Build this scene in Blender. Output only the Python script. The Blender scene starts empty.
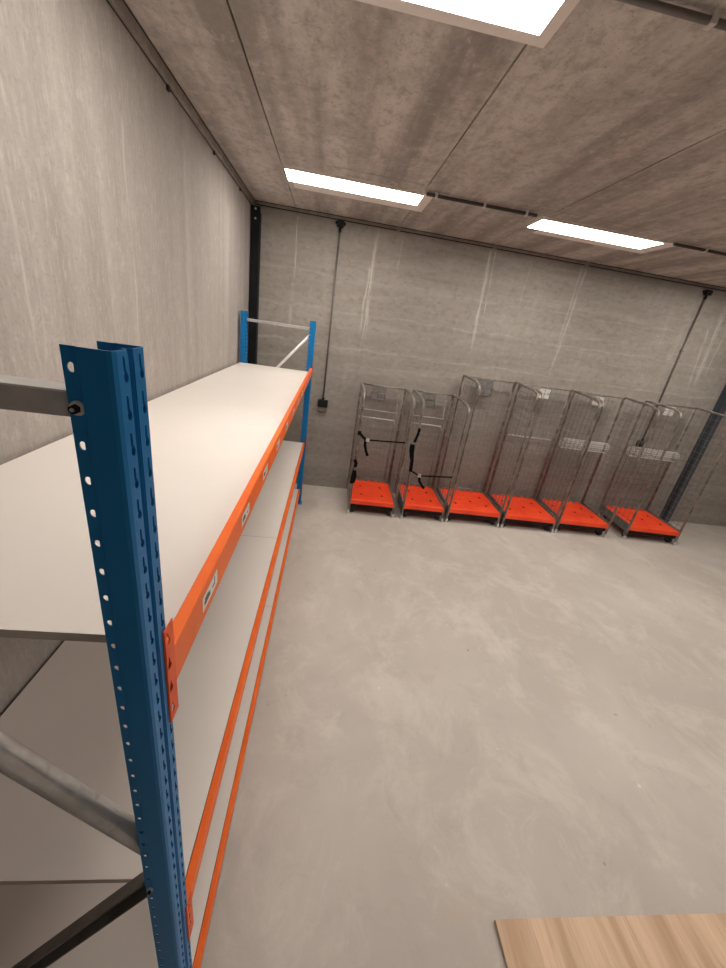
import bpy, bmesh, math, random
from mathutils import Vector, Matrix
random.seed(7)
scene = bpy.context.scene
COL = scene.collection

# ------------------------------------------------------------------ dimensions
WX = -0.974          # left wall
RX = 7.6             # right wall
BY = 4.908           # back wall
FY = -5.0            # wall behind the camera
ZC = 3.19            # ceiling

# ------------------------------------------------------------------ node helpers
class V:
    """a value in a node tree with arithmetic"""
    def __init__(s, nt, sock): s.nt, s.sock = nt, sock
    def _m(s, op, *a, clamp=False):
        n = s.nt.nodes.new('ShaderNodeMath'); n.operation = op; n.use_clamp = clamp
        for i, v in enumerate((s,) + a):
            if isinstance(v, V): s.nt.links.new(v.sock, n.inputs[i])
            else: n.inputs[i].default_value = v
        return V(s.nt, n.outputs[0])
    def __add__(s, o): return s._m('ADD', o)
    def __sub__(s, o): return s._m('SUBTRACT', o)
    def __mul__(s, o): return s._m('MULTIPLY', o)
    __radd__ = __add__; __rmul__ = __mul__
    def abs(s): return s._m('ABSOLUTE')
    def clamp(s): return s._m('ADD', 0.0, clamp=True)
    def step(s, a, b):            # smooth 0..1 ramp between a and b
        n = s.nt.nodes.new('ShaderNodeMapRange'); n.interpolation_type = 'SMOOTHSTEP'
        s.nt.links.new(s.sock, n.inputs['Value'])
        if a <= b:
            n.inputs['From Min'].default_value = a; n.inputs['From Max'].default_value = b
            n.inputs['To Min'].default_value = 0; n.inputs['To Max'].default_value = 1
        else:
            n.inputs['From Min'].default_value = b; n.inputs['From Max'].default_value = a
            n.inputs['To Min'].default_value = 1; n.inputs['To Max'].default_value = 0
        return V(s.nt, n.outputs['Result'])

class M:
    def __init__(s, name, rough=0.6, metal=0.0, color=(0.5, 0.5, 0.5), spec=0.5):
        s.m = bpy.data.materials.new(name); s.m.use_nodes = True
        s.nt = s.m.node_tree; s.b = s.nt.nodes['Principled BSDF']
        s.b.inputs['Roughness'].default_value = rough
        s.b.inputs['Metallic'].default_value = metal
        s.b.inputs['Specular IOR Level'].default_value = spec
        s.b.inputs['Base Color'].default_value = (*color, 1)
        tc = s.nt.nodes.new('ShaderNodeTexCoord'); s.tc = tc.outputs['Object']
        sep = s.nt.nodes.new('ShaderNodeSeparateXYZ'); s.nt.links.new(s.tc, sep.inputs[0])
        s.x, s.y, s.z = (V(s.nt, sep.outputs[i]) for i in range(3))
    def noise(s, scale=(1, 1, 1), detail=4, rough=0.55, off=(0, 0, 0), dist=0.0):
        mp = s.nt.nodes.new('ShaderNodeMapping'); s.nt.links.new(s.tc, mp.inputs['Vector'])
        mp.inputs['Scale'].default_value = scale; mp.inputs['Location'].default_value = off
        n = s.nt.nodes.new('ShaderNodeTexNoise'); s.nt.links.new(mp.outputs[0], n.inputs['Vector'])
        n.inputs['Scale'].default_value = 1.0; n.inputs['Detail'].default_value = detail
        n.inputs['Roughness'].default_value = rough; n.inputs['Distortion'].default_value = dist
        return V(s.nt, n.outputs['Fac'])
    def rgb(s, c):
        n = s.nt.nodes.new('ShaderNodeRGB'); n.outputs[0].default_value = (*c, 1); return n.outputs[0]
    def mix(s, fac, a, b, mode='MIX'):
        n = s.nt.nodes.new('ShaderNodeMix'); n.data_type = 'RGBA'; n.blend_type = mode; n.clamp_factor = True
        for sock, v in ((n.inputs[0], fac), (n.inputs[6], a), (n.inputs[7], b)):
            if isinstance(v, V): s.nt.links.new(v.sock, sock)
            elif isinstance(v, tuple): sock.default_value = (*v, 1)
            elif isinstance(v, (int, float)): sock.default_value = v
            else: s.nt.links.new(v, sock)
        return n.outputs[2]
    def color(s, c): s.nt.links.new(c, s.b.inputs['Base Color']); return s
    def rough(s, v): s.nt.links.new(v.sock, s.b.inputs['Roughness']); return s
    def bump(s, v, strength=0.2, dist=0.01):
        n = s.nt.nodes.new('ShaderNodeBump'); s.nt.links.new(v.sock, n.inputs['Height'])
        n.inputs['Strength'].default_value = strength; n.inputs['Distance'].default_value = dist
        s.nt.links.new(n.outputs[0], s.b.inputs['Normal']); return s

def streaks(m, u, lines, zc):
    """sum of vertical lime runs: (u0, top, bottom, half width, slant, strength)"""
    tot = None
    wob = (m.noise((5, 5, 2.2), 2, off=(3, 1, 0)) - 0.5) * 0.06
    for (u0, zt, zb, w, sl, st) in lines:
        d = (u - u0 + (zc - zt) * sl + wob).abs()
        r = d.step(w, 0.0) * zc.step(zb, zb + 0.35 * (zt - zb)) * zc.step(zt + 0.05, zt - 0.02) * st
        tot = r if tot is None else tot + r
    grain = m.noise((55, 55, 5), 3, off=(8, 0, 0)).step(0.3, 0.6)
    return (tot * grain).clamp()

# ---- left wall: pale cast concrete, vertical formwork streaks
def mat_wall_left():
    m = M('left_wall_concrete', 0.82)
    big = m.noise((1, 1.1, 0.8), 3)
    vert = m.noise((1, 9, 0.35), 5, 0.6)
    fine = m.noise((1, 60, 14), 3, 0.7)
    speck = m.noise((90, 90, 90), 2)
    c = m.mix(vert.step(0.25, 0.80), (0.285, 0.252, 0.226), (0.385, 0.348, 0.318))
    c = m.mix(big.step(0.3, 0.7) * 0.5, c, (0.335, 0.300, 0.272))
    blot = m.noise((4, 5, 5), 5, 0.75, off=(3, 3, 3))
    c = m.mix(blot.step(0.54, 0.70) * 0.40, c, (0.43, 0.395, 0.362))
    c = m.mix(blot.step(0.44, 0.30) * 0.35, c, (0.27, 0.238, 0.214))
    c = m.mix(fine.step(0.45, 0.8) * 0.45, c, (0.52, 0.49, 0.45))
    c = m.mix(speck.step(0.54, 0.72) * 0.30, c, (0.19, 0.165, 0.145))
    L = [(0.95, 3.1, 1.6, 0.018, 0, 0.45), (0.72, 3.0, 1.7, 0.03, 0.02, 0.5), (1.42, 2.9, 1.7, 0.012, 0, 0.6), (1.47, 2.8, 1.7, 0.008, 0, 0.4),
         (1.05, 2.5, 1.6, 0.02, -0.03, 0.4), (2.15, 2.8, 1.65, 0.016, 0, 0.65), (2.9, 2.95, 1.65, 0.05, 0, 0.3), (3.9, 2.9, 1.65, 0.09, 0, 0.35), (0.45, 3.0, 1.8, 0.02, 0.01, 0.35)]
    s = streaks(m, m.y, L, m.z)
    c = m.mix(s * 0.6, c, (0.58, 0.55, 0.51))
    m.color(c); m.bump(vert * 0.5 + fine * 0.3 + speck * 0.5, 0.18, 0.004)
    return m.m

# ---- back wall: grey brown concrete with horizontal pour bands and lime runs
def mat_wall_back(name='back_wall_concrete', lines=True):
    m = M(name, 0.85)
    big = m.noise((0.7, 0.7, 0.9), 4)
    band = m.noise((0.5, 0.5, 5.5), 5, 0.65, dist=0.6)
    vert = m.noise((7, 7, 0.5), 4, 0.6)
    speck = m.noise((80, 80, 80), 2)
    blot = m.noise((6, 6, 9), 4, 0.7, off=(2, 5, 1))
    c = m.mix(band.step(0.3, 0.7), (0.245, 0.216, 0.188), (0.340, 0.305, 0.270))
    c = m.mix(big.step(0.35, 0.68) * 0.5, c, (0.275, 0.248, 0.220))
    c = m.mix(vert.step(0.5, 0.8) * 0.35, c, (0.385, 0.352, 0.315))
    c = m.mix(blot.step(0.56, 0.75) * 0.35, c, (0.40, 0.368, 0.33))
    mot = m.noise((14, 14, 20), 5, 0.75, off=(1, 7, 2))
    c = m.mix(mot.step(0.50, 0.66) * 0.45, c, (0.18, 0.156, 0.135))
    c = m.mix(mot.step(0.45, 0.30) * 0.35, c, (0.44, 0.408, 0.37))
    c = m.mix(speck.step(0.58, 0.75) * 0.15, c, (0.13, 0.11, 0.09))
    # pale ragged pour lines
    zl = None
    for z0, a in ((2.27, 0.30), (1.88, 0.38), (1.70, 0.22), (1.35, 0.2), (2.62, 0.2), (0.95, 0.2)):
        d = (m.z - z0 + (m.noise((2.2, 2.2, 0.3), 4, off=(z0 * 7, 0, 0)) - 0.5) * 0.16).abs().step(0.022, 0.0) * a
        zl = d if zl is None else zl + d
    c = m.mix(zl * blot.step(0.35, 0.6), c, (0.47, 0.44, 0.40))
    if lines:
        L = [(-0.49, 3.1, 2.35, 0.014, 0, 0.7), (-0.50, 2.5, 1.9, 0.03, 0, 0.3), (0.37, 3.12, 1.9, 0.03, 0.01, 0.6), (0.34, 2.75, 2.0, 0.018, -0.04, 0.75), (0.36, 2.9, 1.7, 0.008, 0, 0.7),
             (0.66, 3.12, 2.7, 0.010, 0, 0.5), (1.70, 3.12, 1.95, 0.028, 0.02, 0.75), (1.76, 3.12, 2.3, 0.010, 0.03, 0.7), (2.88, 3.1, 1.8, 0.02, -0.03, 0.6), (2.82, 3.1, 2.2, 0.010, 0, 0.55),
             (4.85, 3.1, 1.9, 0.05, 0.05, 0.7), (4.75, 2.7, 1.8, 0.02, 0.12, 0.6), (5.0, 3.0, 2.1, 0.02, 0.0, 0.5), (2.2, 3.1, 2.6, 0.008, 0, 0.4)]
        s = streaks(m, m.x, L, m.z)
        c = m.mix(s * 0.75, c, (0.62, 0.59, 0.54))
    m.color(c); m.bump(band * 0.6 + blot * 0.3 + speck * 0.5, 0.2, 0.004)
    return m.m

def mat_ceiling():
    m = M('ceiling_concrete_planks', 0.85)
    st = m.noise((4.2, 0.35, 1), 4, 0.55)
    st2 = m.noise((11, 0.6, 1), 4, 0.6, off=(4, 2, 0))
    blot = m.noise((3.5, 2.2, 1), 5, 0.7, dist=0.8)
    speck = m.noise((70, 70, 70), 3, 0.7)
    pit = m.noise((22, 15, 5), 3, 0.7)
    c = m.mix(st.step(0.34, 0.66), (0.33, 0.292, 0.264), (0.68, 0.625, 0.580))
    c = m.mix(st2.step(0.5, 0.75) * 0.45, c, (0.62, 0.575, 0.53))
    c = m.mix(blot.step(0.42, 0.72) * 0.40, c, (0.32, 0.28, 0.252))
    mot = m.noise((13, 9, 5), 5, 0.75, off=(1, 7, 0))
    c = m.mix(mot.step(0.44, 0.72) * 0.6, c, (0.26, 0.228, 0.205))
    c = m.mix(mot.step(0.46, 0.34) * 0.5, c, (0.66, 0.62, 0.58))
    c = m.mix(pit.step(0.52, 0.72) * 0.35, c, (0.27, 0.235, 0.21))
    c = m.mix(speck.step(0.55, 0.75) * 0.55, c, (0.22, 0.19, 0.168))
    worm = m.noise((9, 9, 3), 3, 0.6, off=(11, 0, 0), dist=2.5)
    c = m.mix(((worm - 0.5).abs().step(0.012, 0.0)) * m.noise((1.2, 1.2, 1), 2, off=(0, 9, 0)).step(0.52, 0.62) * 0.5, c, (0.5, 0.46, 0.42))
    m.color(c); m.bump(blot * 0.4 + speck * 0.6, 0.25, 0.004)
    return m.m

def mat_floor():
    m = M('power_floated_concrete_floor', 0.5, spec=0.35)
    big = m.noise((0.55, 0.55, 1), 4, 0.6, dist=0.5)
    mid = m.noise((2.4, 1.9, 1), 6, 0.72, dist=0.5)
    tr = m.noise((5, 3.6, 1), 6, 0.72, off=(3, 3, 0), dist=0.6)
    speck = m.noise((85, 85, 1), 2); och = m.noise((3.1, 3.1, 1), 3, 0.6, off=(6, 1, 0))
    c = m.mix(big.step(0.35, 0.65), (0.44, 0.392, 0.345), (0.52, 0.472, 0.42))
    c = m.mix(mid.step(0.45, 0.66) * 0.55, c, (0.62, 0.57, 0.50))
    c = m.mix(tr.step(0.53, 0.68) * 0.45, c, (0.40, 0.355, 0.305))
    c = m.mix(tr.step(0.42, 0.28) * 0.30, c, (0.66, 0.62, 0.56))
    c = m.mix(speck.step(0.62, 0.75) * 0.15, c, (0.26, 0.22, 0.19))
    c = m.mix(och.step(0.66, 0.76) * 0.35, c, (0.52, 0.39, 0.26))
    dots = m.noise((16, 16, 1), 1, 0.3, off=(0.3, 5, 0))
    c = m.mix(dots.step(0.80, 0.83) * 0.5, c, (0.20, 0.13, 0.09))
    wd = m.noise((21, 21, 1), 1, 0.3, off=(9.3, 2, 0))
    c = m.mix(wd.step(0.80, 0.84) * 0.6, c, (0.72, 0.68, 0.62))
    m.color(c); m.rough(mid * 0.25 + 0.36); m.bump(mid * 0.6 + speck * 0.15, 0.08, 0.003)
    return m.m

def mat_paint(name, c1, c2, rough=0.38, scale=6, spec=0.5):
    m = M(name, rough, spec=spec)
    n = m.noise((scale,) * 3, 4); s = m.noise((120, 120, 120), 2)
    c = m.mix(n.step(0.35, 0.7), c1, c2)
    m.color(c); m.bump(s, 0.03, 0.001); return m.m

def mat_blue():
    m = M('blue_powder_coat', 0.42, spec=0.3)
    n = m.noise((7, 7, 3), 4)
    c = m.mix(n.step(0.35, 0.7), (0.001, 0.150, 0.385), (0.002, 0.170, 0.430))
    sc = m.noise((38, 38, 9), 3, 0.6, off=(4, 1, 2))
    c = m.mix(sc.step(0.74, 0.80) * 0.6, c, (0.01, 0.02, 0.03))
    m.color(c); return m.m

def mat_board():
    m = M('white_melamine_board', 0.42, spec=0.4)
    n = m.noise((1.6, 1.6, 1.6), 4); s = m.noise((6, 4, 1), 5, 0.65, off=(2, 2, 0)); d = m.noise((23, 23, 1), 1, 0.3)
    c = m.mix(n.step(0.3, 0.7), (0.72, 0.668, 0.615), (0.75, 0.70, 0.645))
    c = m.mix(s.step(0.58, 0.78) * 0.16, c, (0.66, 0.60, 0.53))
    c = m.mix(d.step(0.80, 0.82) * 0.35, c, (0.45, 0.40, 0.36))
    m.color(c); return m.m

def mat_galv(name, c1, c2, rough=0.38, metal=0.85):
    m = M(name, rough, metal)
    n = m.noise((14, 14, 14), 4, 0.6); s = m.noise((60, 60, 60), 2)
    c = m.mix(n.step(0.35, 0.65), c1, c2)
    c = m.mix(s.step(0.6, 0.75) * 0.3, c, (0.2, 0.19, 0.18))
    m.color(c); m.rough(n * 0.25 + (rough - 0.12)); return m.m

def mat_plastic_red():
    m = M('orange_red_plastic', 0.45, spec=0.4)
    n = m.noise((5, 5, 5), 4); s = m.noise((24, 30, 24), 4, 0.7)
    c = m.mix(n.step(0.35, 0.65), (0.88, 0.058, 0.016), (0.94, 0.085, 0.022))
    c = m.mix(s.step(0.68, 0.76) * 0.55, c, (0.90, 0.40, 0.22))
    m.color(c); return m.m

def mat_wood():
    m = M('light_oak_laminate', 0.5, spec=0.35)
    wide = m.noise((9, 0.9, 1), 4, 0.55, dist=0.5)
    grain = m.noise((75, 3.2, 1), 4, 0.65, dist=0.5)
    pore = m.noise((190, 9, 1), 2, 0.6, off=(3, 0, 0))
    c = m.mix(wide.step(0.36, 0.64), (0.50, 0.325, 0.200), (0.70, 0.50, 0.34))
    c = m.mix(grain.step(0.45, 0.75) * 0.5, c, (0.44, 0.275, 0.16))
    c = m.mix(pore.step(0.58, 0.7) * 0.35, c, (0.34, 0.20, 0.11))
    m.color(c); return m.m

def mat_emit(name, col, strength):
    m = M(name, 0.6, color=(0.9, 0.9, 0.88))
    m.b.inputs['Emission Color'].default_value = (*col, 1)
    m.b.inputs['Emission Strength'].default_value = strength
    return m.m

MW_L, MW_B = mat_wall_left(), mat_wall_back()
MCEIL, MFLOOR, MBLUE, MBOARD, MWOOD = mat_ceiling(), mat_floor(), mat_blue(), mat_board(), mat_wood()
MEDGE = mat_paint('raw_board_edge', (0.40, 0.35, 0.30), (0.46, 0.41, 0.35), 0.7, 30)
MORANGE = mat_paint('orange_powder_coat', (0.82, 0.128, 0.010), (0.88, 0.152, 0.014), 0.42, 9, 0.25)
MORANGE2 = mat_paint('red_orange_powder_coat', (0.76, 0.088, 0.014), (0.82, 0.105, 0.018), 0.45, 20, 0.25)
MGALV = mat_galv('galvanised_brace_steel', (0.50, 0.50, 0.49), (0.70, 0.70, 0.69), 0.32, 0.55)
MGALVD = mat_galv('dull_galvanised_steel', (0.20, 0.19, 0.18), (0.30, 0.285, 0.27), 0.5, 0.6)
MWIRE = mat_galv('zinc_plated_wire', (0.15, 0.132, 0.115), (0.23, 0.205, 0.18), 0.45, 0.15)
MTUBE = mat_galv('worn_zinc_tube', (0.15, 0.13, 0.11), (0.30, 0.27, 0.235), 0.36, 0.25)
MPLATE = mat_galv('pale_zinc_plate', (0.60, 0.585, 0.56), (0.72, 0.705, 0.68), 0.45, 0.15)
MRED = mat_plastic_red()
MHOLE = mat_paint('pit_shade_plastic', (0.10, 0.012, 0.006), (0.13, 0.016, 0.008), 0.7)  # deck red darkened to put shade into the pits
MGREYM = mat_paint('grey_pocket_mesh', (0.13, 0.125, 0.12), (0.19, 0.18, 0.17), 0.6, 40)
MGREYB = mat_paint('dull_grey_brace', (0.36, 0.345, 0.33), (0.46, 0.44, 0.42), 0.5, 30)
MBLACK = mat_paint('matt_black_plastic', (0.006, 0.006, 0.006), (0.011, 0.010, 0.010), 0.55, 6, 0.25)
MBLACKST = mat_paint('black_painted_steel', (0.004, 0.0045, 0.006), (0.008, 0.009, 0.011), 0.55, 6, 0.2)
MCOL = mat_paint('slate_painted_steel', (0.045, 0.054, 0.068), (0.058, 0.068, 0.083), 0.42)
MGREYP = mat_paint('grey_plastic', (0.17, 0.145, 0.125), (0.20, 0.17, 0.15), 0.6)
MTRIM = mat_paint('grey_steel_trim', (0.24, 0.21, 0.185), (0.32, 0.285, 0.25), 0.6, 12)
MSEAL = mat_paint('dark_joint_filler', (0.025, 0.02, 0.017), (0.04, 0.033, 0.028), 0.8)
MPIPE = mat_paint('grey_conduit', (0.13, 0.115, 0.10), (0.17, 0.15, 0.13), 0.4)
MDPIPE = mat_paint('dark_conduit', (0.045, 0.038, 0.033), (0.06, 0.052, 0.046), 0.5)
MLABEL = mat_paint('white_paper_label', (0.78, 0.77, 0.74), (0.82, 0.81, 0.78), 0.5)
MINK = mat_paint('dark_label_print', (0.07, 0.07, 0.075), (0.1, 0.1, 0.1), 0.5)
MSTRAP = mat_paint('black_webbing', (0.003, 0.003, 0.003), (0.006, 0.006, 0.006), 0.8, 30, 0.1)
MRUBBER = mat_paint('black_rubber', (0.014, 0.013, 0.012), (0.02, 0.019, 0.018), 0.7)
MWHITEF = mat_paint('pale_frame_and_glow_band', (0.88, 0.82, 0.77), (0.90, 0.84, 0.79), 0.6)  # panel frame, and the glow painted beside each panel
MLIGHT = mat_emit('lit_diffuser', (1.0, 0.935, 0.865), 24.0)

# ------------------------------------------------------------------ mesh helpers
class G:
    """collects shapes into one mesh with material slots"""
    def __init__(s): s.bm = bmesh.new(); s.mats = []
    def mi(s, m):
        if m not in s.mats: s.mats.append(m)
        return s.mats.index(m)
    def face(s, pts, m):
        try:
            f = s.bm.faces.new([s.bm.verts.new(p) for p in pts]); f.material_index = s.mi(m); return f
        except ValueError: return None
    def box(s, a, b, m, bev=0.0):
        a, b = Vector(a), Vector(b)
        lo = Vector([min(a[i], b[i]) for i in range(3)]); hi = Vector([max(a[i], b[i]) for i in range(3)])
        t = bmesh.new(); bmesh.ops.create_cube(t, size=1)
        for v in t.verts: v.co = Vector([(lo[i] + hi[i]) / 2 + v.co[i] * (hi[i] - lo[i]) for i in range(3)])
        if bev > 0: bmesh.ops.bevel(t, geom=t.edges[:], offset=bev, segments=2, profile=0.6, affect='EDGES')
        s.merge(t, m); return s
    def merge(s, t, m, mat=None, smooth=False):
        k = s.mi(m); vm = {}
        for v in t.verts: vm[v] = s.bm.verts.new(mat @ v.co if mat else v.co)
        for f in t.faces:
            nf = s.bm.faces.new([vm[v] for v in f.verts]); nf.material_index = k; nf.smooth = smooth or f.smooth
        t.free()
    def tube(s, pts, r, m, seg=6, smooth=True, caps=True):
        pts = [Vector(p) for p in pts]; k = s.mi(m); n = len(pts); rings = []
        up = None
        for i, p in enumerate(pts):
            d = (pts[min(i + 1, n - 1)] - pts[max(i - 1, 0)]).normalized()
            if up is None: up = Vector((0, 0, 1)) if abs(d.z) < 0.9 else Vector((1, 0, 0))
            u = d.cross(up).normalized(); w = u.cross(d).normalized(); up = w
            rings.append([s.bm.verts.new(p + u * r * math.cos(2 * math.pi * (j + .5) / seg) + w * r * math.sin(2 * math.pi * (j + .5) / seg)) for j in range(seg)])
        for a, b in zip(rings, rings[1:]):
            for j in range(seg):
                f = s.bm.faces.new([a[j], a[(j + 1) % seg], b[(j + 1) % seg], b[j]]); f.material_index = k; f.smooth = smooth
        if caps:
            for rr in (rings[0][::-1], rings[-1]):
                f = s.bm.faces.new(rr); f.material_index = k
        return s
    def cyl(s, c, axis, r, h, m, seg=20):
        c = Vector(c); a = Vector(axis).normalized()
        return s.tube([c - a * h / 2, c + a * h / 2], r, m, seg)
    def ribbon(s, pts, w, th, wdir, m):
        """flat strap along pts, width w along wdir, thickness th"""
        pts = [Vector(p) for p in pts]; wd = Vector(wdir).normalized(); k = s.mi(m); rings = []
        for i, p in enumerate(pts):
            d = (pts[min(i + 1, len(pts) - 1)] - pts[max(i - 1, 0)]).normalized()
            wv = (wd - d * wd.dot(d)).normalized(); nn = d.cross(wv).normalized()
            rings.append([s.bm.verts.new(p + wv * (w / 2) * a + nn * (th / 2) * b) for a, b in ((-1, -1), (1, -1), (1, 1), (-1, 1))])
        for a, b in zip(rings, rings[1:]):
            for j in range(4):
                s.bm.faces.new([a[j], a[(j + 1) % 4], b[(j + 1) % 4], b[j]]).material_index = k
        s.bm.faces.new(rings[0][::-1]).material_index = k; s.bm.faces.new(rings[-1]).material_index = k
        return s
    def prism(s, poly, axis, t0, t1, m):
        """extrude a 2D polygon along axis x/y/z"""
        k = s.mi(m)
        def P(u, v, t): return {'x': (t, u, v), 'y': (u, t, v), 'z': (u, v, t)}[axis]
        A = [s.bm.verts.new(P(u, v, t0)) for u, v in poly]; B = [s.bm.verts.new(P(u, v, t1)) for u, v in poly]
        n = len(poly)
        fs = [s.bm.faces.new(A[::-1]), s.bm.faces.new(B)] + [s.bm.faces.new([A[i], A[(i + 1) % n], B[(i + 1) % n], B[i]]) for i in range(n)]
        for f in fs: f.material_index = k
        return s
    def obj(s, name, parent=None, normals=True, loc=None):
        if normals: bmesh.ops.recalc_face_normals(s.bm, faces=s.bm.faces[:])
        me = bpy.data.meshes.new(name); s.bm.to_mesh(me); s.bm.free()
        for m in s.mats: me.materials.append(m)
        o = bpy.data.objects.new(name, me); COL.objects.link(o)
        if parent: o.parent = parent
        if loc: o.location = loc
        return o

def tag(o, label, cat, group=None):
    o['label'] = label; o['category'] = cat
    if group: o['group'] = group
    return o
def struct(o): o['kind'] = 'structure'; return o
def empty(name, loc, label, cat, rz=0, group=None):
    o = bpy.data.objects.new(name, None); COL.objects.link(o); o.location = loc; o.rotation_euler = (0, 0, rz)
    o.empty_display_size = 0.1
    return tag(o, label, cat, group)

# ------------------------------------------------------------------ the room
T = 0.15
g = G(); g.box((WX - T, FY - T, -T), (RX + T, BY + T, 0), MFLOOR); struct(g.obj('floor'))
g = G(); g.box((WX - T, FY - T, 0), (WX, BY + T, ZC + 0.12), MW_L); struct(g.obj('wall_left'))
g = G(); g.box((WX, BY, 0), (RX, BY + T, ZC + 0.12), MW_B); struct(g.obj('wall_back'))
g = G(); g.box((RX, FY - T, 0), (RX + T, BY + T, ZC + 0.12), MW_B); struct(g.obj('wall_right'))
g = G(); g.box((WX, FY - T, 0), (RX, FY, ZC + 0.12), MW_B); struct(g.obj('wall_front'))
# ceiling: precast planks with narrow dark joints, a crosswise joint near the back
g = G()
jx = [WX, -0.516, 0.605, 1.665, 2.80, 3.92, 5.04, 6.16, 7.28, RX]
jy = [FY, 3.50, BY]
for i in range(len(jx) - 1):
    for j in range(2):
        gx0 = 0 if i == 0 else 0.0045; gx1 = 0 if i == len(jx) - 2 else 0.0045
        gy0 = 0 if j == 0 else 0.0022; gy1 = 0.0022 if j == 0 else 0
        if j == 1: gx0 *= 0.6; gx1 *= 0.6
        g.box((jx[i] + gx0, jy[j] + gy0, ZC), (jx[i + 1] - gx1, jy[j + 1] - gy1, ZC + 0.05), MCEIL)
g.box((WX - T, FY - T, ZC + 0.05), (RX + T, BY + T, ZC + 0.12), MSEAL)
struct(g.obj('ceiling'))

# steel angle along the tops of the walls
g = G(); g.box((WX, FY, ZC - 0.050), (WX + 0.026, BY, ZC - 0.004), MTRIM, 0.004); g.box((WX, FY, ZC - 0.053), (WX + 0.006, BY, ZC - 0.050), MSEAL)
g.box((WX, FY, ZC - 0.004), (WX + 0.030, BY, ZC), MSEAL)
y = 0.2
while y < BY: g.box((WX, y, ZC - 0.072), (WX + 0.012, y + 0.022, ZC - 0.050), MSEAL); y += 0.82
struct(g.obj('trim_1'))
g = G(); g.box((WX + .04, BY - 0.030, ZC - 0.028), (RX, BY, ZC - 0.006), MTRIM, 0.003); g.box((WX + .04, BY - 0.034, ZC - 0.006), (RX, BY, ZC), MSEAL)
g.box((WX + .04, BY - 0.014, ZC - 0.036), (RX, BY, ZC - 0.028), MSEAL)
for x in (0.60, 1.72, 2.86): g.box((x - 0.02, BY - 0.04, ZC - 0.04), (x + 0.02, BY, ZC - 0.002), MTRIM, 0.004)
struct(g.obj('trim_2'))

# ------------------------------------------------------------------ steel posts
t = empty('corner_post', (WX + 0.05, BY - 0.05, 0), 'black steel post in the back left corner behind the racking', 'steel post')
g = G(); g.box((-0.046, -0.048, 0.02), (0.048, 0.048, 3.08), MBLACKST, 0.004); g.obj('column', t)
g = G(); g.box((-0.046, -0.056, 2.985), (0.052, -0.0485, 3.125), MBLACKST, 0.002)
g.obj('head_plate', t)
g = G(); g.box((-0.046, -0.056, 0), (0.052, 0.048, 0.02), MBLACKST, 0.002); g.obj('base_plate', t)
for z in (3.10, 3.015):
    g = G(); g.cyl((0.005, -0.062, z), (0, 1, 0), 0.011, 0.012, MGALV, 6); g.obj('bolt', t)

t = empty('steel_column', (5.39, BY - 0.055, 0), 'dark slate H section steel column standing right of the roll containers', 'steel column')
g = G()
g.prism([(-.045, -.05), (.045, -.05), (.045, -.042), (.004, -.042), (.004, .042), (.045, .042), (.045, .05), (-.045, .05), (-.045, .042), (-.004, .042), (-.004, -.042), (-.045, -.042)], 'z', 0.012, ZC - 0.04, MCOL)
g.obj('column', t)
g = G(); g.box((-0.06, -0.055, 0), (0.06, 0.052, 0.012), MCOL, 0.002); g.obj('base_plate', t)

# ------------------------------------------------------------------ cable conduits on the back wall
def conduit(x, zt, zb, label):
    t = empty('wall_conduit', (x, BY, zb), label, 'conduit', group='cable conduits on the back wall')
    g = G(); g.tube([(0, -0.020, 0.05), (0, -0.020, zt - zb - 0.03)], 0.0105, MPIPE, 8); g.obj('pipe', t)
    g = G(); g.box((-0.036, -0.050, zt - zb - 0.045), (0.036, -0.001, zt - zb + 0.012), MBLACK, 0.005)
    g.box((-0.056, -0.035, zt - zb - 0.022), (0.056, -0.001, zt - zb + 0.004), MBLACK, 0.005)
    g.cyl((0, -0.022, zt - zb - 0.065), (0, 0, 1), 0.015, 0.05, MBLACK, 10); g.obj('junction_box', t)
    g = G(); g.box((-0.062, -0.055, -0.045), (0.062, -0.001, 0.045), MBLACK, 0.006)
    g.cyl((0, -0.022, 0.055), (0, 0, 1), 0.016, 0.035, MBLACK, 10); g.obj('socket_box', t)
    g = G(); g.box((-0.056, -0.040, -0.105), (0.056, -0.001, -0.046), MGREYP, 0.006); g.obj('socket_lid', t)
    for z in (0.55, 1.25):
        g = G(); g.box((-0.017, -0.034, z), (0.017, -0.001, z + 0.016), MPIPE, 0.003); g.obj('clip', t)
conduit(-0.035, 3.135, 1.165, 'grey conduit on the back wall ending at the black socket box near the racking')
conduit(4.50, 3.120, 1.160, 'grey conduit on the back wall dropping behind the rightmost roll container')

def ceiling_pipe(x0, x1, y, r, clips, label):
    t = empty('ceiling_conduit', ((x0 + x1) / 2, y, ZC), label, 'conduit', group='cable conduits on the ceiling'); c = (x0 + x1) / 2
    z = -r - 0.012
    g = G(); g.tube([(x0 - c, 0, z), (x1 - c, 0, z)], r, MPIPE if y < 3 else MDPIPE, 10); g.obj('pipe', t)
    for x in clips:
        g = G(); g.box((x - c - 0.010, -r - 0.006, z - r - 0.003), (x - c + 0.010, r + 0.006, 0), MPLATE, 0.002); g.obj('clip', t)
    return t
ceiling_pipe(0.62, 1.55, 3.60, 0.013, (0.70, 1.10, 1.46), 'thin dark conduit on the ceiling between the two far light panels')
ceiling_pipe(2.84, 5.2, 3.63, 0.012, (3.15, 3.9, 4.7), 'thin dark conduit on the ceiling right of the far right light panel')
ceiling_pipe(0.66, 3.3, 1.575, 0.0105, (1.07, 1.9, 2.7), 'grey conduit crossing the ceiling right of the large near light panel')

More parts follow.
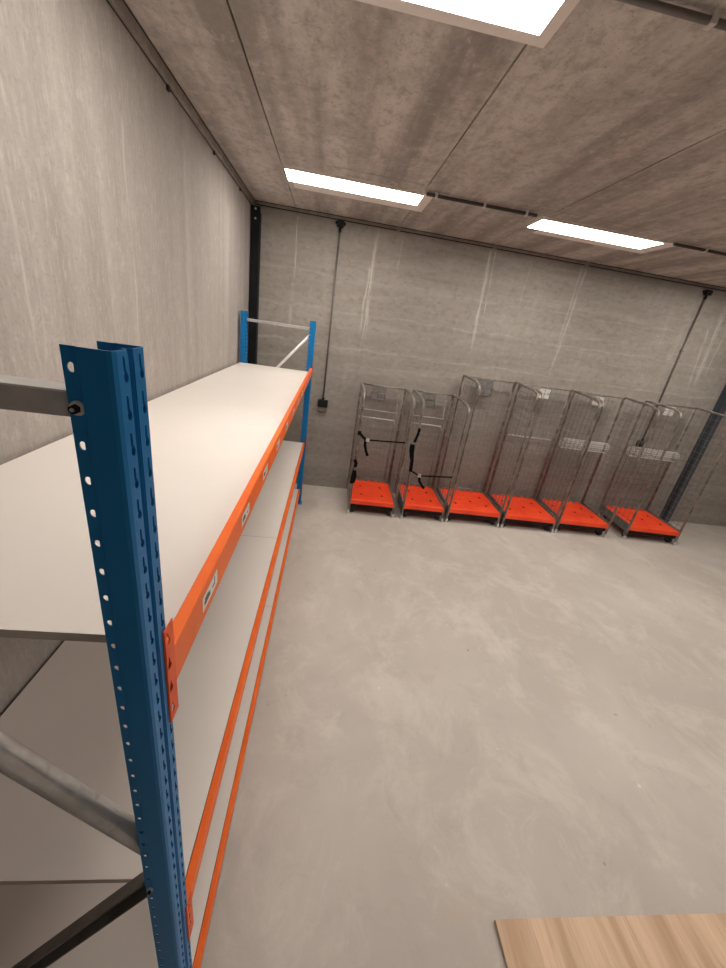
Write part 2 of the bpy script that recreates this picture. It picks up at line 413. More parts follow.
# ------------------------------------------------------------------ light panels
def light_panel(x0, x1, y0, y1, label, plate):
    cx, cy = (x0 + x1) / 2, (y0 + y1) / 2
    t = empty('ceiling_light', (cx, cy, ZC), label, 'ceiling light', group='ceiling light panels')
    px0, px1, py1 = plate  # extent of the painted glow band
    g = G(); g.box((px0 - cx, y0 - cy + 0.02, -0.005), (px1 - cx, py1 - cy, 0), MWHITEF, 0.001); g.obj('glow_band', t)  # pale plate standing in for the band of ghost glow beyond the diffuser
    g = G(); w = 0.003
    for a, b in (((x0 - cx - w, y0 - cy - w), (x1 - cx + w, y0 - cy)), ((x0 - cx - w, y1 - cy), (x1 - cx + w, y1 - cy + w)), ((x0 - cx - w, y0 - cy), (x0 - cx, y1 - cy)), ((x1 - cx, y0 - cy), (x1 - cx + w, y1 - cy))):
        g.box((a[0], a[1], -0.0235), (b[0], b[1], 0), MWHITEF)
    g.obj('frame', t)
    g = G(); g.box((x0 - cx, y0 - cy, -0.0245), (x1 - cx, y1 - cy, -0.0055), MLIGHT); g.obj('diffuser', t)
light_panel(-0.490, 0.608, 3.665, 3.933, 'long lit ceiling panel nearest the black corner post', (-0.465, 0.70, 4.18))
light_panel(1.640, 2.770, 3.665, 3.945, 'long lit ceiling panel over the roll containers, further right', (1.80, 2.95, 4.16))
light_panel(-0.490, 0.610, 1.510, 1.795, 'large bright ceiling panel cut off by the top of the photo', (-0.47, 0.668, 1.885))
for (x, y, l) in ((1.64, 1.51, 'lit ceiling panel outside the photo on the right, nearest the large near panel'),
               (1.64, -2.75, 'added lit fill panel behind the camera, out of view'),  # added unseen fill, brightens faces turned towards the camera
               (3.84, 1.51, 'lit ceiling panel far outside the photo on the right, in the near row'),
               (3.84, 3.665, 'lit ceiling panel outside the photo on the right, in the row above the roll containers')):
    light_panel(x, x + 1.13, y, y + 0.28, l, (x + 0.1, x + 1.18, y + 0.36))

# ------------------------------------------------------------------ pallet racking
Y0, Y1 = 0.384, 4.360       # outer faces of the two upright frames
XF, XB = -0.1985, -0.962
RT = 2.096
PITCH = 0.0386
YAW = -0.0042          # the bay stands very slightly askew to the wall
rack = empty('shelving_rack', (-0.5720, 2.37, 0), 'blue and orange pallet racking bay along the left wall', 'shelving rack')
rack.rotation_euler = (0, 0, YAW)
def swing(x, y):
    dx, dy = x + 0.58, y - 2.37
    return (-0.5720 + dx * math.cos(YAW) - dy * math.sin(YAW), 2.37 + dx * math.sin(YAW) + dy * math.cos(YAW))
def rk(v): return (v[0] + 0.58, v[1] - 2.37, v[2])

def hole_panel(g, fn, u0, u1, cells, hole, mat):
    """strip u0..u1 x z cells, each with a hole polygon; fn(u,z)->3D"""
    k = g.mi(mat)
    for (z0, z1) in cells:
        poly = hole(z0, z1)
        cu = sum(p[0] for p in poly) / len(poly); cz = sum(p[1] for p in poly) / len(poly)
        outer = []
        for (pu, pz) in poly:
            du, dz = pu - cu, pz - cz
            ts = []
            if du > 1e-9: ts.append((u1 - cu) / du)
            if du < -1e-9: ts.append((u0 - cu) / du)
            if dz > 1e-9: ts.append((z1 - cz) / dz)
            if dz < -1e-9: ts.append((z0 - cz) / dz)
            tt = min(ts); outer.append((cu + du * tt, cz + dz * tt))
        # snap the nearest outer point to each corner
        for c in ((u0, z0), (u1, z0), (u1, z1), (u0, z1)):
            j = min(range(len(outer)), key=lambda i: (outer[i][0] - c[0]) ** 2 + (outer[i][1] - c[1]) ** 2); outer[j] = c
        I = [g.bm.verts.new(fn(*p)) for p in poly]; O = [g.bm.verts.new(fn(*p)) for p in outer]; n = len(poly)
        for i in range(n):
            j = (i + 1) % n
            g.bm.faces.new([O[i], O[j], I[j], I[i]]).material_index = k

def keyhole(uc, flip=1):
    def f(z0, z1):
        zc = (z0 + z1) / 2
        P = [(uc + flip * 0.0018 + 0.0044 * math.cos(a), zc - 0.0068 + 0.0052 * math.sin(a)) for a in [math.radians(d) for d in (125, 160, 200, 240, 275, 310, 345, 20, 50)]]
        P += [(uc + 0.0022, zc + 0.001), (uc + 0.0021, zc + 0.008), (uc + 0.0017, zc + 0.0130), (uc, zc + 0.0142), (uc - 0.0017, zc + 0.0130), (uc - 0.0021, zc + 0.008), (uc - 0.0022, zc + 0.001)]
        return P
    return f
def dhole(uc):
    def f(z0, z1):
        zc = (z0 + z1) / 2
        P = [(uc + 0.0040 * math.cos(math.radians(a)), zc + 0.0048 * math.sin(math.radians(a))) for a in range(0, 360, 24)]
        return [(min(u, uc + 0.0022), z) for u, z in P]
    return f

UD, UW = 0.046, 0.065
def upright_mesh():
    """near front upright: web faces -y, slotted face +x, open towards -x; origin at its base front near corner"""
    g = G(); D = UD; Wd = UW
    n = int(RT / PITCH); z0 = RT - n * PITCH
    cells = [(z0 + i * PITCH, z0 + (i + 1) * PITCH) for i in range(n)]
    def strip(pts):
        k = g.mi(MBLUE)
        for (a, b) in zip(pts, pts[1:]):
            g.bm.faces.new([g.bm.verts.new(p) for p in ((a[0], a[1], z0), (b[0], b[1], z0), (b[0], b[1], RT), (a[0], a[1], RT))]).material_index = k
    # slotted face columns (x = 0 plane, u = y), groove between them
    hole_panel(g, lambda u, z: (0, u, z), 0.006, 0.027, cells, keyhole(0.018), MBLUE)
    hole_panel(g, lambda u, z: (0, u, z), 0.038, 0.060, cells, keyhole(0.051), MBLUE)
    strip([(0, 0.027), (-0.006, 0.0295), (-0.006, 0.0355), (0, 0.038)])
    strip([(-0.005, 0.0), (-0.0015, 0.0015), (0, 0.006)]); strip([(0, 0.060), (-0.0015, Wd - 0.0015), (-0.005, Wd)])
    # webs
    strip([(-0.030, 0.0), (-0.005, 0.0)]); strip([(-0.005, Wd), (-0.030, Wd)])
    strip([(-0.0325, 0.003), (-0.030, 0.0)]); strip([(-0.030, Wd), (-0.0325, Wd - 0.003)])
    # rear flanges set in by 3 mm, each with its row of holes
    hole_panel(g, lambda u, z: (u, 0.003, z), -D, -0.0325, cells, dhole(-0.0385), MBLUE)
    hole_panel(g, lambda u, z: (-D - 0.0325 - u, Wd - 0.003, z), -D, -0.0325, cells, dhole(-0.0385), MBLUE)
    bmesh.ops.remove_doubles(g.bm, verts=g.bm.verts[:], dist=1e-5)
    bmesh.ops.recalc_face_normals(g.bm, faces=g.bm.faces[:])
    return g
up0 = upright_mesh().obj('upright', rack, normals=False)
sm = up0.modifiers.new('steel thickness', 'SOLIDIFY'); sm.thickness = 0.0020; sm.offset = 0
up0.location = rk((XF, Y0, 0))
def foot_plate(parent):
    g = G(); g.box((-0.060, -0.015, 0), (0.010, 0.080, 0.006), MBLUE, 0.001); g.obj('foot_plate', parent)
foot_plate(up0)
for (x, y, rz) in ((XF, Y1 - UW, 0), (XB, Y0 + UW, math.pi), (XB, Y1, math.pi)):
    u = up0.copy(); COL.objects.link(u); u.parent = rack; u.location = rk((x, y, 0)); u.rotation_euler = (0, 0, rz)
    if y > 2: u.scale = (1.35, 1.0, 1.010)
    for ch in list(up0.children):
        c = ch.copy(); COL.objects.link(c); c.parent = u

# frame braces
def channel(g, a, b, w, h, m, closed=False):
    """C channel from a to b in the xz plane; open side faces -y unless closed"""
    a, b = Vector(a), Vector(b); d = (b - a).normalized(); n = Vector((0, 1, 0)); u = n.cross(d).normalized(); k = g.mi(m)
    t_ = 0.0022
    prof = [(-w / 2, 0), (-w / 2, h), (w / 2, h), (w / 2, 0), (w / 2 - t_, 0), (w / 2 - t_, h - t_), (-w / 2 + t_, h - t_), (-w / 2 + t_, 0)]
    if closed == 2: prof = [(-w / 2, h), (-w / 2, 0), (w / 2, 0), (w / 2, h)]
    elif closed: prof = [(-w / 2, h), (-w / 2, h * 0.25), (-w / 2 + 0.006, 0.0015), (-w * 0.15, 0), (w * 0.15, 0), (w / 2 - 0.006, 0.0015), (w / 2, h * 0.25), (w / 2, h)]
    A = [g.bm.verts.new(a + u * p + n * q) for p, q in prof]; B = [g.bm.verts.new(b + u * p + n * q) for p, q in prof]; N = len(prof)
    for i in range(N):
        f = g.bm.faces.new([A[i], A[(i + 1) % N], B[(i + 1) % N], B[i]]); f.material_index = k; f.smooth = (closed == 1) and 1 <= i <= 5
    g.bm.faces.new(A[::-1]).material_index = k; g.bm.faces.new(B).material_index = k

def braces(yb, order, wid, mats):
    g = G(); channel(g, rk((XF - 0.042, yb, 2.0365)), rk((XB + 0.042, yb, 2.0365)), 0.025, 0.024, MGREYB, 2)
    g.box(rk((XF - .047, yb - 0.001, 2.0490)), rk((XB + .047, yb + 0.032, 2.0510)), MPLATE)
    o = g.obj('brace', rack)
    g = G(); channel(g, rk((XF - 0.046, yb, 0.16)), rk((XB + 0.046, yb, 0.16)), 0.030, 0.022, MGALV); g.obj('brace', rack)
    for i, (z1, z2) in enumerate(order):      # from the front upright (z1) to the rear upright (z2)
        g = G()
        if i == 0: g.tube([rk((XF - 0.046, yb + 0.014, z1)), rk((XB + 0.046, yb + 0.014, z2))], wid * 0.56, mats[0], 18)
        else: channel(g, rk((XF - 0.050, yb, z1)), rk((XB + 0.050, yb, z2)), wid, 0.026, mats[i], 1 if i == 0 else 0)
        g.obj('diagonal_brace', rack)
braces(Y0 + 0.016, ((1.208, 2.085), (1.075, 0.215)), 0.034, (MGALV, MGALVD))
braces(Y1 - 0.044, ((1.985, 1.20), (0.30, 1.07)), 0.026, (MPLATE, MGALVD))
def bolt(x, y, z, s=1.0):
    g = G()
    tt = bmesh.new(); bmesh.ops.create_cone(tt, cap_ends=True, segments=20, radius1=0.0085 * s, radius2=0.0075 * s, depth=0.003)
    g.merge(tt, MPLATE, Matrix.Translation(rk((x, y - 0.0015, z))) @ Matrix.Rotation(math.radians(90), 4, 'X'))
    tt = bmesh.new(); bmesh.ops.create_cone(tt, cap_ends=True, segments=6, radius1=0.0055 * s, radius2=0.0050 * s, depth=0.006)
    g.merge(tt, MBLACKST, Matrix.Translation(rk((x, y - 0.0055, z))) @ Matrix.Rotation(math.radians(90), 4, 'X'))
    tt = bmesh.new(); bmesh.ops.create_cone(tt, cap_ends=True, segments=10, radius1=0.0026 * s, radius2=0.002 * s, depth=0.002)
    g.merge(tt, MGALV, Matrix.Translation(rk((x, y - 0.009, z))) @ Matrix.Rotation(math.radians(90), 4, 'X'))
    g.obj('bolt', rack)
ZB = [RT - PITCH * (i + .5) for i in range(52)]
def nearest(z): return min(ZB, key=lambda q: abs(q - z))
bolt(XF - 0.038, Y0 + 0.002, nearest(2.035), 0.88); bolt(XF - 0.038, Y0 + 0.002, nearest(1.12), 0.6)

# beams
BH = 0.080
def beam(side, top, xo, BH, labels=False):
    """side +1: aisle beam, -1: wall beam"""
    g = G()
    if side > 0:
        xi = xo - (0.022 if top > 1 else 0.020)
    else:
        xo = XB + 0.001; xi = XB + 0.040
    s = 1 if side > 0 else -1
    ya, yb = Y0 + UW + 0.001, Y1 - UW - 0.001; pl = 0.019 if side > 0 else -0.014; le = top - 0.058 if top > 1 else top - 0.020
    if side > 0: prof = [(xo, top - BH + .003), (xo - 0.003, top - BH), (xi - 0.018, top - BH), (xi - 0.018, le), (xi, le), (xi, top - 0.002), (xi + 0.002, top), (xo - 0.003, top), (xo, top - 0.003)]
    else: prof = [(xo, top - BH), (xi, top - BH), (xi, le), (xo, le)]
    prof = [(x + 0.58, z) for x, z in prof]
    g.prism(prof, 'y', ya - 2.37, yb - 2.37, MORANGE)
    b = g.obj('beam', rack)
    for (y0, y1) in ((ya - 0.017, ya + 0.012), (yb - 0.012, yb + 0.017)):
        # connector: plate with four teardrop holes in front of the upright, edges turned in
        c = G(); x0 = XF + 0.0035 if side > 0 else XB - 0.0035
        H = 0.192 if top > 1 else 0.160; zt = (top + 0.062 if top > 1 else top + 0.090) if side > 0 else top + 0.010
        n = 4; ch = H / n
        cells = [(zt - H + i * ch, zt - H + (i + 1) * ch) for i in range(n)]
        def drop(z0, z1, yc=(y0 + 0.0088 if y0 < 2 else y1 - 0.0088)):
            zc = (z0 + z1) / 2 - 0.003
            return [(yc + 0.0064 * math.cos(math.radians(a)) * (1.0 if math.sin(math.radians(a)) < 0.3 else 0.45), zc + (0.0070 if math.sin(math.radians(a)) < 0.3 else 0.017) * math.sin(math.radians(a))) for a in range(0, 360, 24)]
        hole_panel(c, lambda u, z: (x0 + 0.58, u - 2.37, z), y0, y1, cells, drop, MORANGE2)
        sx = 0.0020 if side > 0 else -0.0020; k = c.mi(MORANGE2)
        for ye in ((y0,) if y0 < 2 else (y1,)):
            c.bm.faces.new([c.bm.verts.new(rk(p)) for p in ((x0, ye, zt - H), (x0 - sx, ye, zt - H), (x0 - sx, ye, zt), (x0, ye, zt))]).material_index = k
        bmesh.ops.remove_doubles(c.bm, verts=c.bm.verts[:], dist=1e-5)
        o = c.obj('connector', b); mm = o.modifiers.new('steel thickness', 'SOLIDIFY'); mm.thickness = 0.0016; mm.offset = 0
    if labels:
        y = 0.652
        while y < 4.1:
            q = G(); L, Hh = 0.098, 0.034; zc = top - 0.040; xs = xo + 0.0006
            q.face([rk((xs, y - L / 2, zc - Hh / 2)), rk((xs, y + L / 2, zc - Hh / 2)), rk((xs, y + L / 2, zc + Hh / 2)), rk((xs, y - L / 2, zc + Hh / 2))], MLABEL)
            # dark print: a short block and a slanted stroke
            xs += 0.0004
            for (a0, b0, a1, b1) in ((-0.040, -0.008, -0.002, 0.003), (-0.036, 0.003, -0.012, 0.008), (0.012, -0.006, 0.030, 0.000), (0.026, 0.000, 0.031, 0.013)):
                q.face([rk((xs, y + a0, zc + b0)), rk((xs, y + a1, zc + b0)), rk((xs, y + a1, zc + b1)), rk((xs, y + a0, zc + b1))], MINK)
            o = q.obj('label_sticker', b, normals=False); o['label'] = 'white paper sticker with dark print'
            y += 0.335
    return b
TOPS = (1.648, 0.802, 0.202)
for i, tz in enumerate(TOPS):
    beam(1, tz, (-0.197, -0.211, -0.219)[i], (0.080, 0.064, 0.056)[i], i == 0); beam(-1, tz, 0, 0.085)

# shelf boards lie loose on the beams
def board(x0, x1, y0, y1, z, th, label, group):
    cx, cy = (x0 + x1) / 2, (y0 + y1) / 2
    g = G(); g.box((x0 - cx, y0 - cy, 0.0012), (x1 - cx, y1 - cy, th - 0.0008), MEDGE)
    g.box((x0 - cx, y0 - cy, th - 0.0008), (x1 - cx, y1 - cy, th), MBOARD)
    g.box((x0 - cx, y0 - cy, 0), (x1 - cx, y1 - cy, 0.0012), MEDGE)
    o = g.obj('shelf_board', loc=(*swing(cx, cy), z)); o.rotation_euler = (0, 0, YAW); return tag(o, label, 'shelf board', group)
xa, xb = XB + 0.002, -0.2415
TH = 0.018
def boards(tz, cuts, labels):
    global xb
    xb = -0.2200 if tz > 1 else (-0.2325 if tz > .5 else -0.2405)
    z = (tz - 0.058 if tz > 1 else tz - 0.020) + 0.0004
    for (y0, y1), l in zip(cuts, labels): board(xa, xb, y0, y1, z, TH, l, 'white boards on the racking shelves')
boards(TOPS[0], ((0.520, 4.040), (4.043, 4.288)), ('long white board forming the top shelf of the racking', 'narrow white board at the far end of the top shelf'))
boards(TOPS[1], ((0.520, 2.165), (2.168, 4.288)), ('white board on the near half of the middle shelf', 'white board on the far half of the middle shelf'))
boards(TOPS[2], ((0.520, 2.205), (2.208, 3.885), (3.888, 4.288)), ('white board at the near end of the lowest shelf', 'white board in the middle of the lowest shelf', 'short white board at the far end of the lowest shelf'))

# ------------------------------------------------------------------ oak panel on the floor
g = G(); g.box((0, -0.95, 0.0), (1.55, 0.0, 0.0150), MEDGE); g.box((0, -0.95, 0.0150), (1.55, 0.0, 0.020), MWOOD)
o = g.obj('wooden_panel', loc=(0.892, 0.672, 0.0)); o.rotation_euler = (0, 0, math.radians(-0.4))
tag(o, 'light oak grain panel lying on the concrete floor at lower right', 'wooden panel')

# ------------------------------------------------------------------ roll containers
DEP = 0.66
def arc_path(p0, c, p1, r, n=5):
    """polyline p0 -> rounded corner c -> p1"""
    p0, c, p1 = Vector(p0), Vector(c), Vector(p1)
    a = c + (p0 - c).normalized() * r; b = c + (p1 - c).normalized() * r
    out = [p0]
    for i in range(n + 1):
        t_ = i / n; out.append(a * (1 - t_) ** 2 + c * 2 * t_ * (1 - t_) + b * t_ ** 2)
    out.append(p1); return out

def container(xc, yc, w, h, rz, label, strap=None, shelf=None, small=False, bump=0, pocket=(0, 0.075, 0.13, 0)):
    t = empty('roll_container', (xc, yc, 0), label, 'roll container', rz, 'roll containers along the back wall')
    hw, hd = w / 2, DEP / 2
    # deck with real pits, raised rim notches along the back
    g = G(); z0, z1 = 0.140, 0.198
    NX, NY = (10, 12) if small else (14, 12)
    xs = [-hw + 0.032 + (w - 0.064) * i / NX for i in range(NX + 1)]; ys = [-hd + 0.012 + (DEP - 0.045) * i / NY for i in range(NY + 1)]
    holes = {(2, 3), (NX - 3, 3), (2, 8), (NX - 3, 8)} | (set() if small else {(NX // 2, 5)})
    kr = g.mi(MRED); kh = g.mi(MHOLE)
    grid = {(i, j): g.bm.verts.new((xs[i], ys[j], z1)) for i in range(NX + 1) for j in range(NY + 1)}
    for i in range(NX):
        for j in range(NY):
            q = [grid[i, j], grid[i + 1, j], grid[i + 1, j + 1], grid[i, j + 1]]
            if (i, j) in holes:
                c = sum((v.co for v in q), Vector()) / 4
                top = [g.bm.verts.new(c + Vector((0.017 * math.cos(a), 0.017 * math.sin(a), 0))) for a in [math.radians(-135 + 45 * k) for k in range(8)]]
                low = [g.bm.verts.new(v.co + Vector((0, 0, -0.03))) for v in top]
                for k in range(4):
                    a, b, m_ = top[2 * k], top[(2 * k + 2) % 8], top[2 * k + 1]
                    g.bm.faces.new([q[k], m_, a]).material_index = kr
                    g.bm.faces.new([q[k], q[(k + 1) % 4], m_]).material_index = kr
                    g.bm.faces.new([q[(k + 1) % 4], b, m_]).material_index = kr
                for k in range(8): g.bm.faces.new([top[k], top[(k + 1) % 8], low[(k + 1) % 8], low[k]]).material_index = kh
                g.bm.faces.new(low).material_index = kh
            else: g.bm.faces.new(q).material_index = kr
    X0, X1, Ya, Yb = xs[0], xs[-1], ys[0], ys[-1]
    # skirt with a rounded front lip
    def ring(ins, z): return [(X0 - ins, Ya - ins, z), (X1 + ins, Ya - ins, z), (X1 + ins, Yb + ins, z), (X0 - ins, Yb + ins, z)]
    rs = [ring(0, z1), ring(0.005, z1 - 0.003), ring(0.007, z1 - 0.010), ring(0.007, z0)]
    for a, b in zip(rs, rs[1:]):
        for k in range(4): g.face([a[k], a[(k + 1) % 4], b[(k + 1) % 4], b[k]], MRED)
    g.face(rs[-1], MRED)
    # ribs across the deck and moulded notches at the back
    for j in (1, 6, 11): g.box((X0 + 0.02, ys[j] - 0.003, z1), (X1 - 0.02, ys[j] + 0.003, z1 + 0.0035), MRED, 0.001)
    nn = 5 if small else 6
    for k in range(nn):
        xx = X0 + (X1 - X0) * (k + 0.8) / (nn + 0.6); g.box((xx - 0.018, Yb - 0.012, z1), (xx + 0.018, Yb + 0.006, z1 + 0.022), MRED, 0.004)
    g.obj('deck', t, normals=False)
    # chassis; its black cross rails also stand in for shade under the deck
    g = G()
    for s in (-1, 1): g.box((s * (hw - 0.032), -hd + 0.01, 0.105), (s * (hw - 0.006), hd - 0.02, 0.205), MGALVD, 0.004)
    for y in (-hd + 0.02, 0, hd - 0.06): g.box((-hw + 0.03, y, 0.085), (hw - 0.03, y + 0.03, 0.139), MBLACKST, 0.003)
    g.obj('chassis', t)
    # castors
    for sx in (-1, 1):
        for sy in (-1, 1):
            px, py = sx * (hw - 0.062), sy * (hd - 0.075)
            g = G(); g.box((px - 0.030, py - 0.035, 0.098), (px + 0.030, py + 0.035, 0.105), MGALVD, 0.002)
            for q in (-1, 1): g.box((px + q * 0.021, py - 0.022, 0.035), (px + q * 0.025, py + 0.022, 0.099), MGALVD, 0.001)
            c = g.obj('castor', t)
            g = G(); g.cyl((px, py, 0.048), (1, 0, 0), 0.048, 0.034, MRUBBER, 20); g.cyl((px, py, 0.048), (1, 0, 0), 0.018, 0.044, MGALVD, 10); g.obj('wheel', c)
    # side frames: bent tube, front corner rounded at the top, wire grid inside
    R_ = 0.0140; rw = 0.0023
    for s in (-1, 1):
        x = s * (hw - R_)
        g = G()
        path = arc_path((x, -hd + R_, 0.03), (x, -hd + R_, h - 0.05), (x, -hd + 0.16, h - 0.015), 0.055)
        path = path[:-1] + arc_path((x, -hd + 0.16, h - 0.015), (x, hd - R_, h), (x, hd - R_, 0.10), 0.035)
        g.tube(path, R_, MTUBE, 8)
        g.tube([(x, -hd + R_, 0.215), (x, hd - R_, 0.215)], 0.006, MTUBE, 6)
        g.box((x - 0.014, -hd - 0.004, 0.0), (x + 0.014, -hd + 0.026, 0.055), MGALV, 0.004)
        f = g.obj('side_frame', t)
        g = G()
        n = 14 if small else 17
        for i in range(n):
            z = 0.27 + (h - 0.36) * i / (n - 1)
            g.tube([(x, -hd + R_, z), (x, hd - R_, z)], rw, MWIRE, 4, False, False)
        m_ = 6 if small else 7
        for i in range(1, m_):
            y = -hd + R_ + (DEP - 2 * R_) * i / m_
            g.tube([(x, y, 0.215), (x, y, h - (0.035 if i == 1 else 0.01))], rw, MWIRE, 4, False, False)
        g.obj('wire_mesh', f)
    # back frame
    g = G(); yb = hd - 0.008; zt = h + bump
    g.tube([(-hw + 0.02, yb, zt - 0.012), (hw - 0.02, yb, zt - 0.012)], 0.009, MTUBE, 8)
    g.tube([(-hw + 0.02, yb, 0.23), (hw - 0.02, yb, 0.23)], 0.007, MTUBE, 6)
    for s in (-1, 1): g.tube([(s * (hw - 0.032), yb, 0.215), (s * (hw - 0.032), yb, zt - 0.012)], 0.006, MTUBE, 6)
    if small: g.tube([(hw - 0.09, yb, 0.215), (hw - 0.09, yb, zt - 0.012)], 0.006, MTUBE, 6)
    f = g.obj('back_frame', t)
    g = G()
    n = 15 if small else 19
    for i in range(n):
        z = 0.27 + (zt - 0.34) * i / (n - 1)
        if small and 0.82 < z < 1.28 and i % 2: continue
        g.tube([(-hw + 0.03, yb, z), (hw - 0.03, yb, z)], rw, MWIRE, 4, False, False)
    m_ = 9 if small else 11
    for i in range(1, m_):
        x = -hw + 0.03 + (w - 0.06) * i / m_
        g.tube([(x, yb, 0.23), (x, yb, zt - 0.012)], 0.0020, MWIRE, 4, False, False)
    g.obj('wire_mesh', f)
    # wire card pocket near the top of the back
    g = G(); cx = (-0.06 if small else pocket[0]); cw, chh = (0.095, 0.15) if small else pocket[1:3]; pm = MGREYM if (small or pocket[3]) else MPLATE
    yp = yb - 0.016
    g.box((cx - cw, yp, zt - 0.02 - chh), (cx + cw, yp + 0.002, zt - 0.03), pm)
    for q in (-cw, 0, cw): g.tube([(cx + q, yp - 0.004, zt - 0.025), (cx + q, yp - 0.004, zt - 0.025 - chh)], 0.003, MTUBE, 5)
    for q in (0, 0.5, 1): g.tube([(cx - cw, yp - 0.004, zt - 0.025 - q * chh), (cx + cw, yp - 0.004, zt - 0.025 - q * chh)], 0.003, MTUBE, 5)
    g.obj('card_pocket', t)
    if shelf == 'bars':
        for z in (1.085, 1.185):
            g = G(); e = hw - 0.10; g.tube([(-hw + 0.04, yb - 0.028, z), (e, yb - 0.028, z - 0.004), (e + 0.02, yb - 0.028, z - 0.055 if z < 1.1 else z)], 0.008 if z < 1.1 else 0.004, MGALV, 6)
            g.obj('shelf_bar', t)
    elif shelf == 'rail':
        g = G(); g.tube([(-hw + 0.04, yb - 0.028, 1.085), (hw - 0.08, yb - 0.028, 1.085)], 0.010, MGALV, 6); g.obj('shelf_bar', t)
    elif shelf == 'folded':
        # folded-up wire shelf: dense grid bent into a trough
        g = G(); xa_, xb_ = -hw + 0.045, hw - 0.045; cy, cz, rr = yb - 0.075, 1.075, 0.068
        ang = [math.radians(a) for a in range(-120, 181, 25)]
        P = lambda x, a: (x, cy + rr * math.cos(a), cz + rr * math.sin(a))
        for a in ang: g.tube([P(xa_, a), P(xb_, a)], 0.0028, MPLATE, 4, False, False)
        nx = 30
        for i in range(nx + 1):
            x = xa_ + (xb_ - xa_) * i / nx; g.tube([P(x, a) for a in ang], 0.0024, MPLATE, 4, False, False)
        g.obj('folded_shelf', t)
        g = G()
        for i in range(13):
            x = xa_ + (xb_ - xa_) * (i + .5) / 13; g.tube([(x, yb - 0.02, 1.03), (x, yb - 0.014, 0.50)], 0.0022, MWIRE, 4, False, False)
        for i in range(14):
            z = 0.50 + 0.53 * i / 13; g.tube([(xa_, yb - 0.016, z), (xb_, yb - 0.016, z)], 0.0022, MWIRE, 4, False, False)
        g.obj('wire_mesh', t)
    if strap: strap(t, hw, hd)
    return t

def strap_a(t, hw, hd):
    y = -hd - 0.006; c = -0.695      # strap points measured from the container's centre line
    def P(x, z): return (x + c, y, z)
    g = G(); g.ribbon([P(0.400, 1.035), P(0.425, 1.03), P(0.47, 0.985), P(0.515, 0.965)], 0.030, 0.004, (0.3, 0, 1), MSTRAP)
    g.ribbon([P(0.495, 0.965), P(0.498, 0.90), P(0.515, 0.84), P(0.545, 0.775)], 0.032, 0.004, (1, 0, 0.2), MSTRAP)
    g.ribbon([P(0.515, 0.965), P(0.70, 0.972), P(0.955, 0.985)], 0.016, 0.003, (0, 0, 1), MSTRAP)
    g.box(P(0.395, 1.015), (0.435 + c, y - 0.014, 1.06), MSTRAP, 0.004)
    s = g.obj('strap', t); s['label'] = 'black tie strap with loose end'
    g = G(); g.box((0.500 + c, y - 0.01, 0.945), (0.540 + c, y + 0.003, 0.985), MGALV, 0.004); g.obj('buckle', s)
    g = G(); g.ribbon([P(0.405, 0.715), P(0.425, 0.67), P(0.418, 0.60), P(0.408, 0.50), P(0.402, 0.41)], 0.040, 0.005, (1, 0, 0), MSTRAP)
    g.ribbon([P(0.430, 0.57), P(0.440, 0.50), P(0.425, 0.42)], 0.028, 0.004, (1, 0, 0), MSTRAP)
    s = g.obj('strap', t); s['label'] = 'black strap end hanging by the left post'
    g = G(); g.box((0.405 + c, y - 0.012, 0.585), (0.440 + c, y + 0.002, 0.62), MGREYP, 0.004); g.obj('buckle', s)
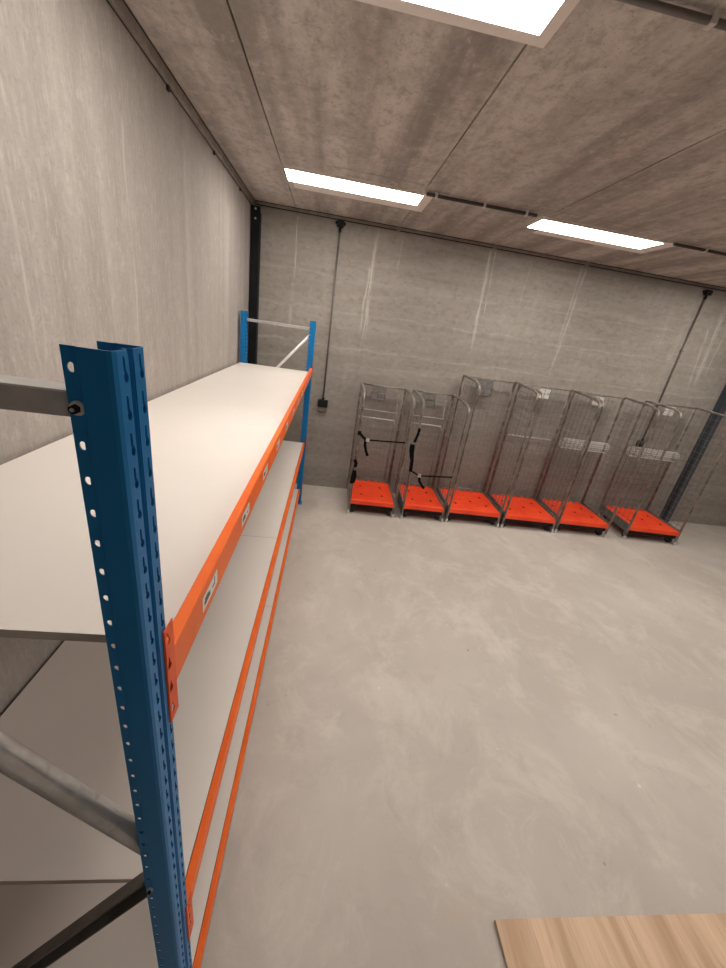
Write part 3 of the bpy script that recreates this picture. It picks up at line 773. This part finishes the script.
def strap_b(t, hw, hd):
    y = -hd - 0.006; c = -1.345
    def P(x, z): return (x + c, y, z)
    g = G(); g.ribbon([P(1.085, 1.17), P(1.078, 1.10), P(1.055, 1.00)], 0.030, 0.004, (1, 0, 0), MSTRAP)
    g.ribbon([P(1.045, 0.985), P(1.050, 0.90), P(1.070, 0.78), P(1.078, 0.64)], 0.040, 0.005, (1, 0, 0), MSTRAP)
    g.ribbon([P(1.022, 0.98), P(1.024, 0.90), P(1.050, 0.80)], 0.022, 0.004, (1, 0, 0), MSTRAP)
    g.ribbon([P(1.078, 0.650), P(1.12, 0.635), P(1.19, 0.60), P(1.30, 0.605), P(1.60, 0.625)], 0.018, 0.004, (0, 0, 1), MSTRAP)
    g.ribbon([P(1.195, 0.59), P(1.21, 0.53), P(1.255, 0.47), P(1.285, 0.44)], 0.030, 0.004, (1, 0, 0.4), MSTRAP)
    s = g.obj('strap', t); s['label'] = 'black tie strap drawn across the front'
    g = G(); g.box((1.175 + c, y - 0.010, 0.58), (1.215 + c, y + 0.003, 0.625), MGALV, 0.004); g.obj('buckle', s)
    g = G(); g.box((1.022 + c, y - 0.010, 0.975), (1.085 + c, y + 0.003, 1.0), MGREYP, 0.004); g.obj('buckle', s)

CY = 4.154 + DEP / 2 - 0.011
container(0.695, CY, 0.590, 1.500, -0.012, 'low wire roll container at the left end of the row, with loose black straps', strap_a, 'bars', True)
container(1.345, CY, 0.555, 1.500, 0.0, 'low wire roll container, second from the left, black strap drawn across its front', strap_b, 'bars', True)
container(2.020, CY + .008, 0.715, 1.760, -0.015, 'tall wire roll container, leftmost of the tall ones, with no shelf inside', None, None, pocket=(-0.05, 0.11, 0.19, 1))
container(2.770, CY - .012, 0.725, 1.760, -0.022, 'tall wire roll container, fourth from the left, single bar across its back', None, 'rail')
container(3.530, CY - .006, 0.725, 1.760, -0.030, 'tall wire roll container, fifth from the left, folded shelf, next to the wide gap', None, 'folded')
container(4.550, CY - .025, 0.750, 1.760, -0.055, 'tall turned wire roll container at the right end of the row', None, 'folded')

# ------------------------------------------------------------------ camera
F_PX = 378.3768
RX_ = Vector((0.987756670691634, -0.07032102427332745, 0.13925413117507057))
RY_ = Vector((0.10061933847124505, -0.3949715006356938, -0.9131666126239835))     # image down
RZ_ = Vector((0.1192162246918711, 0.9159980716304498, -0.38306007954298643))      # view direction
cam = bpy.data.cameras.new('camera'); co = bpy.data.objects.new('camera', cam); COL.objects.link(co)
cam.sensor_fit = 'HORIZONTAL'; cam.sensor_width = 36; cam.lens = F_PX * 36 / 726
m3 = Matrix((RX_, -RY_, -RZ_)).transposed()
co.matrix_world = Matrix.Translation((0, 0, 2.15)) @ m3.to_4x4()
cam.clip_start = 0.02
scene.camera = co

w = bpy.data.worlds.new('world'); scene.world = w; w.use_nodes = True
w.node_tree.nodes['Background'].inputs[0].default_value = (0.5, 0.5, 0.5, 1); w.node_tree.nodes['Background'].inputs[1].default_value = 0.05
scene.view_settings.view_transform = 'Standard'; scene.view_settings.look = 'None'; scene.view_settings.gamma = 1
scene.view_settings.use_curve_mapping = False
scene.view_settings.exposure = 0.32
scene.cycles.max_bounces = 8; scene.cycles.diffuse_bounces = 6
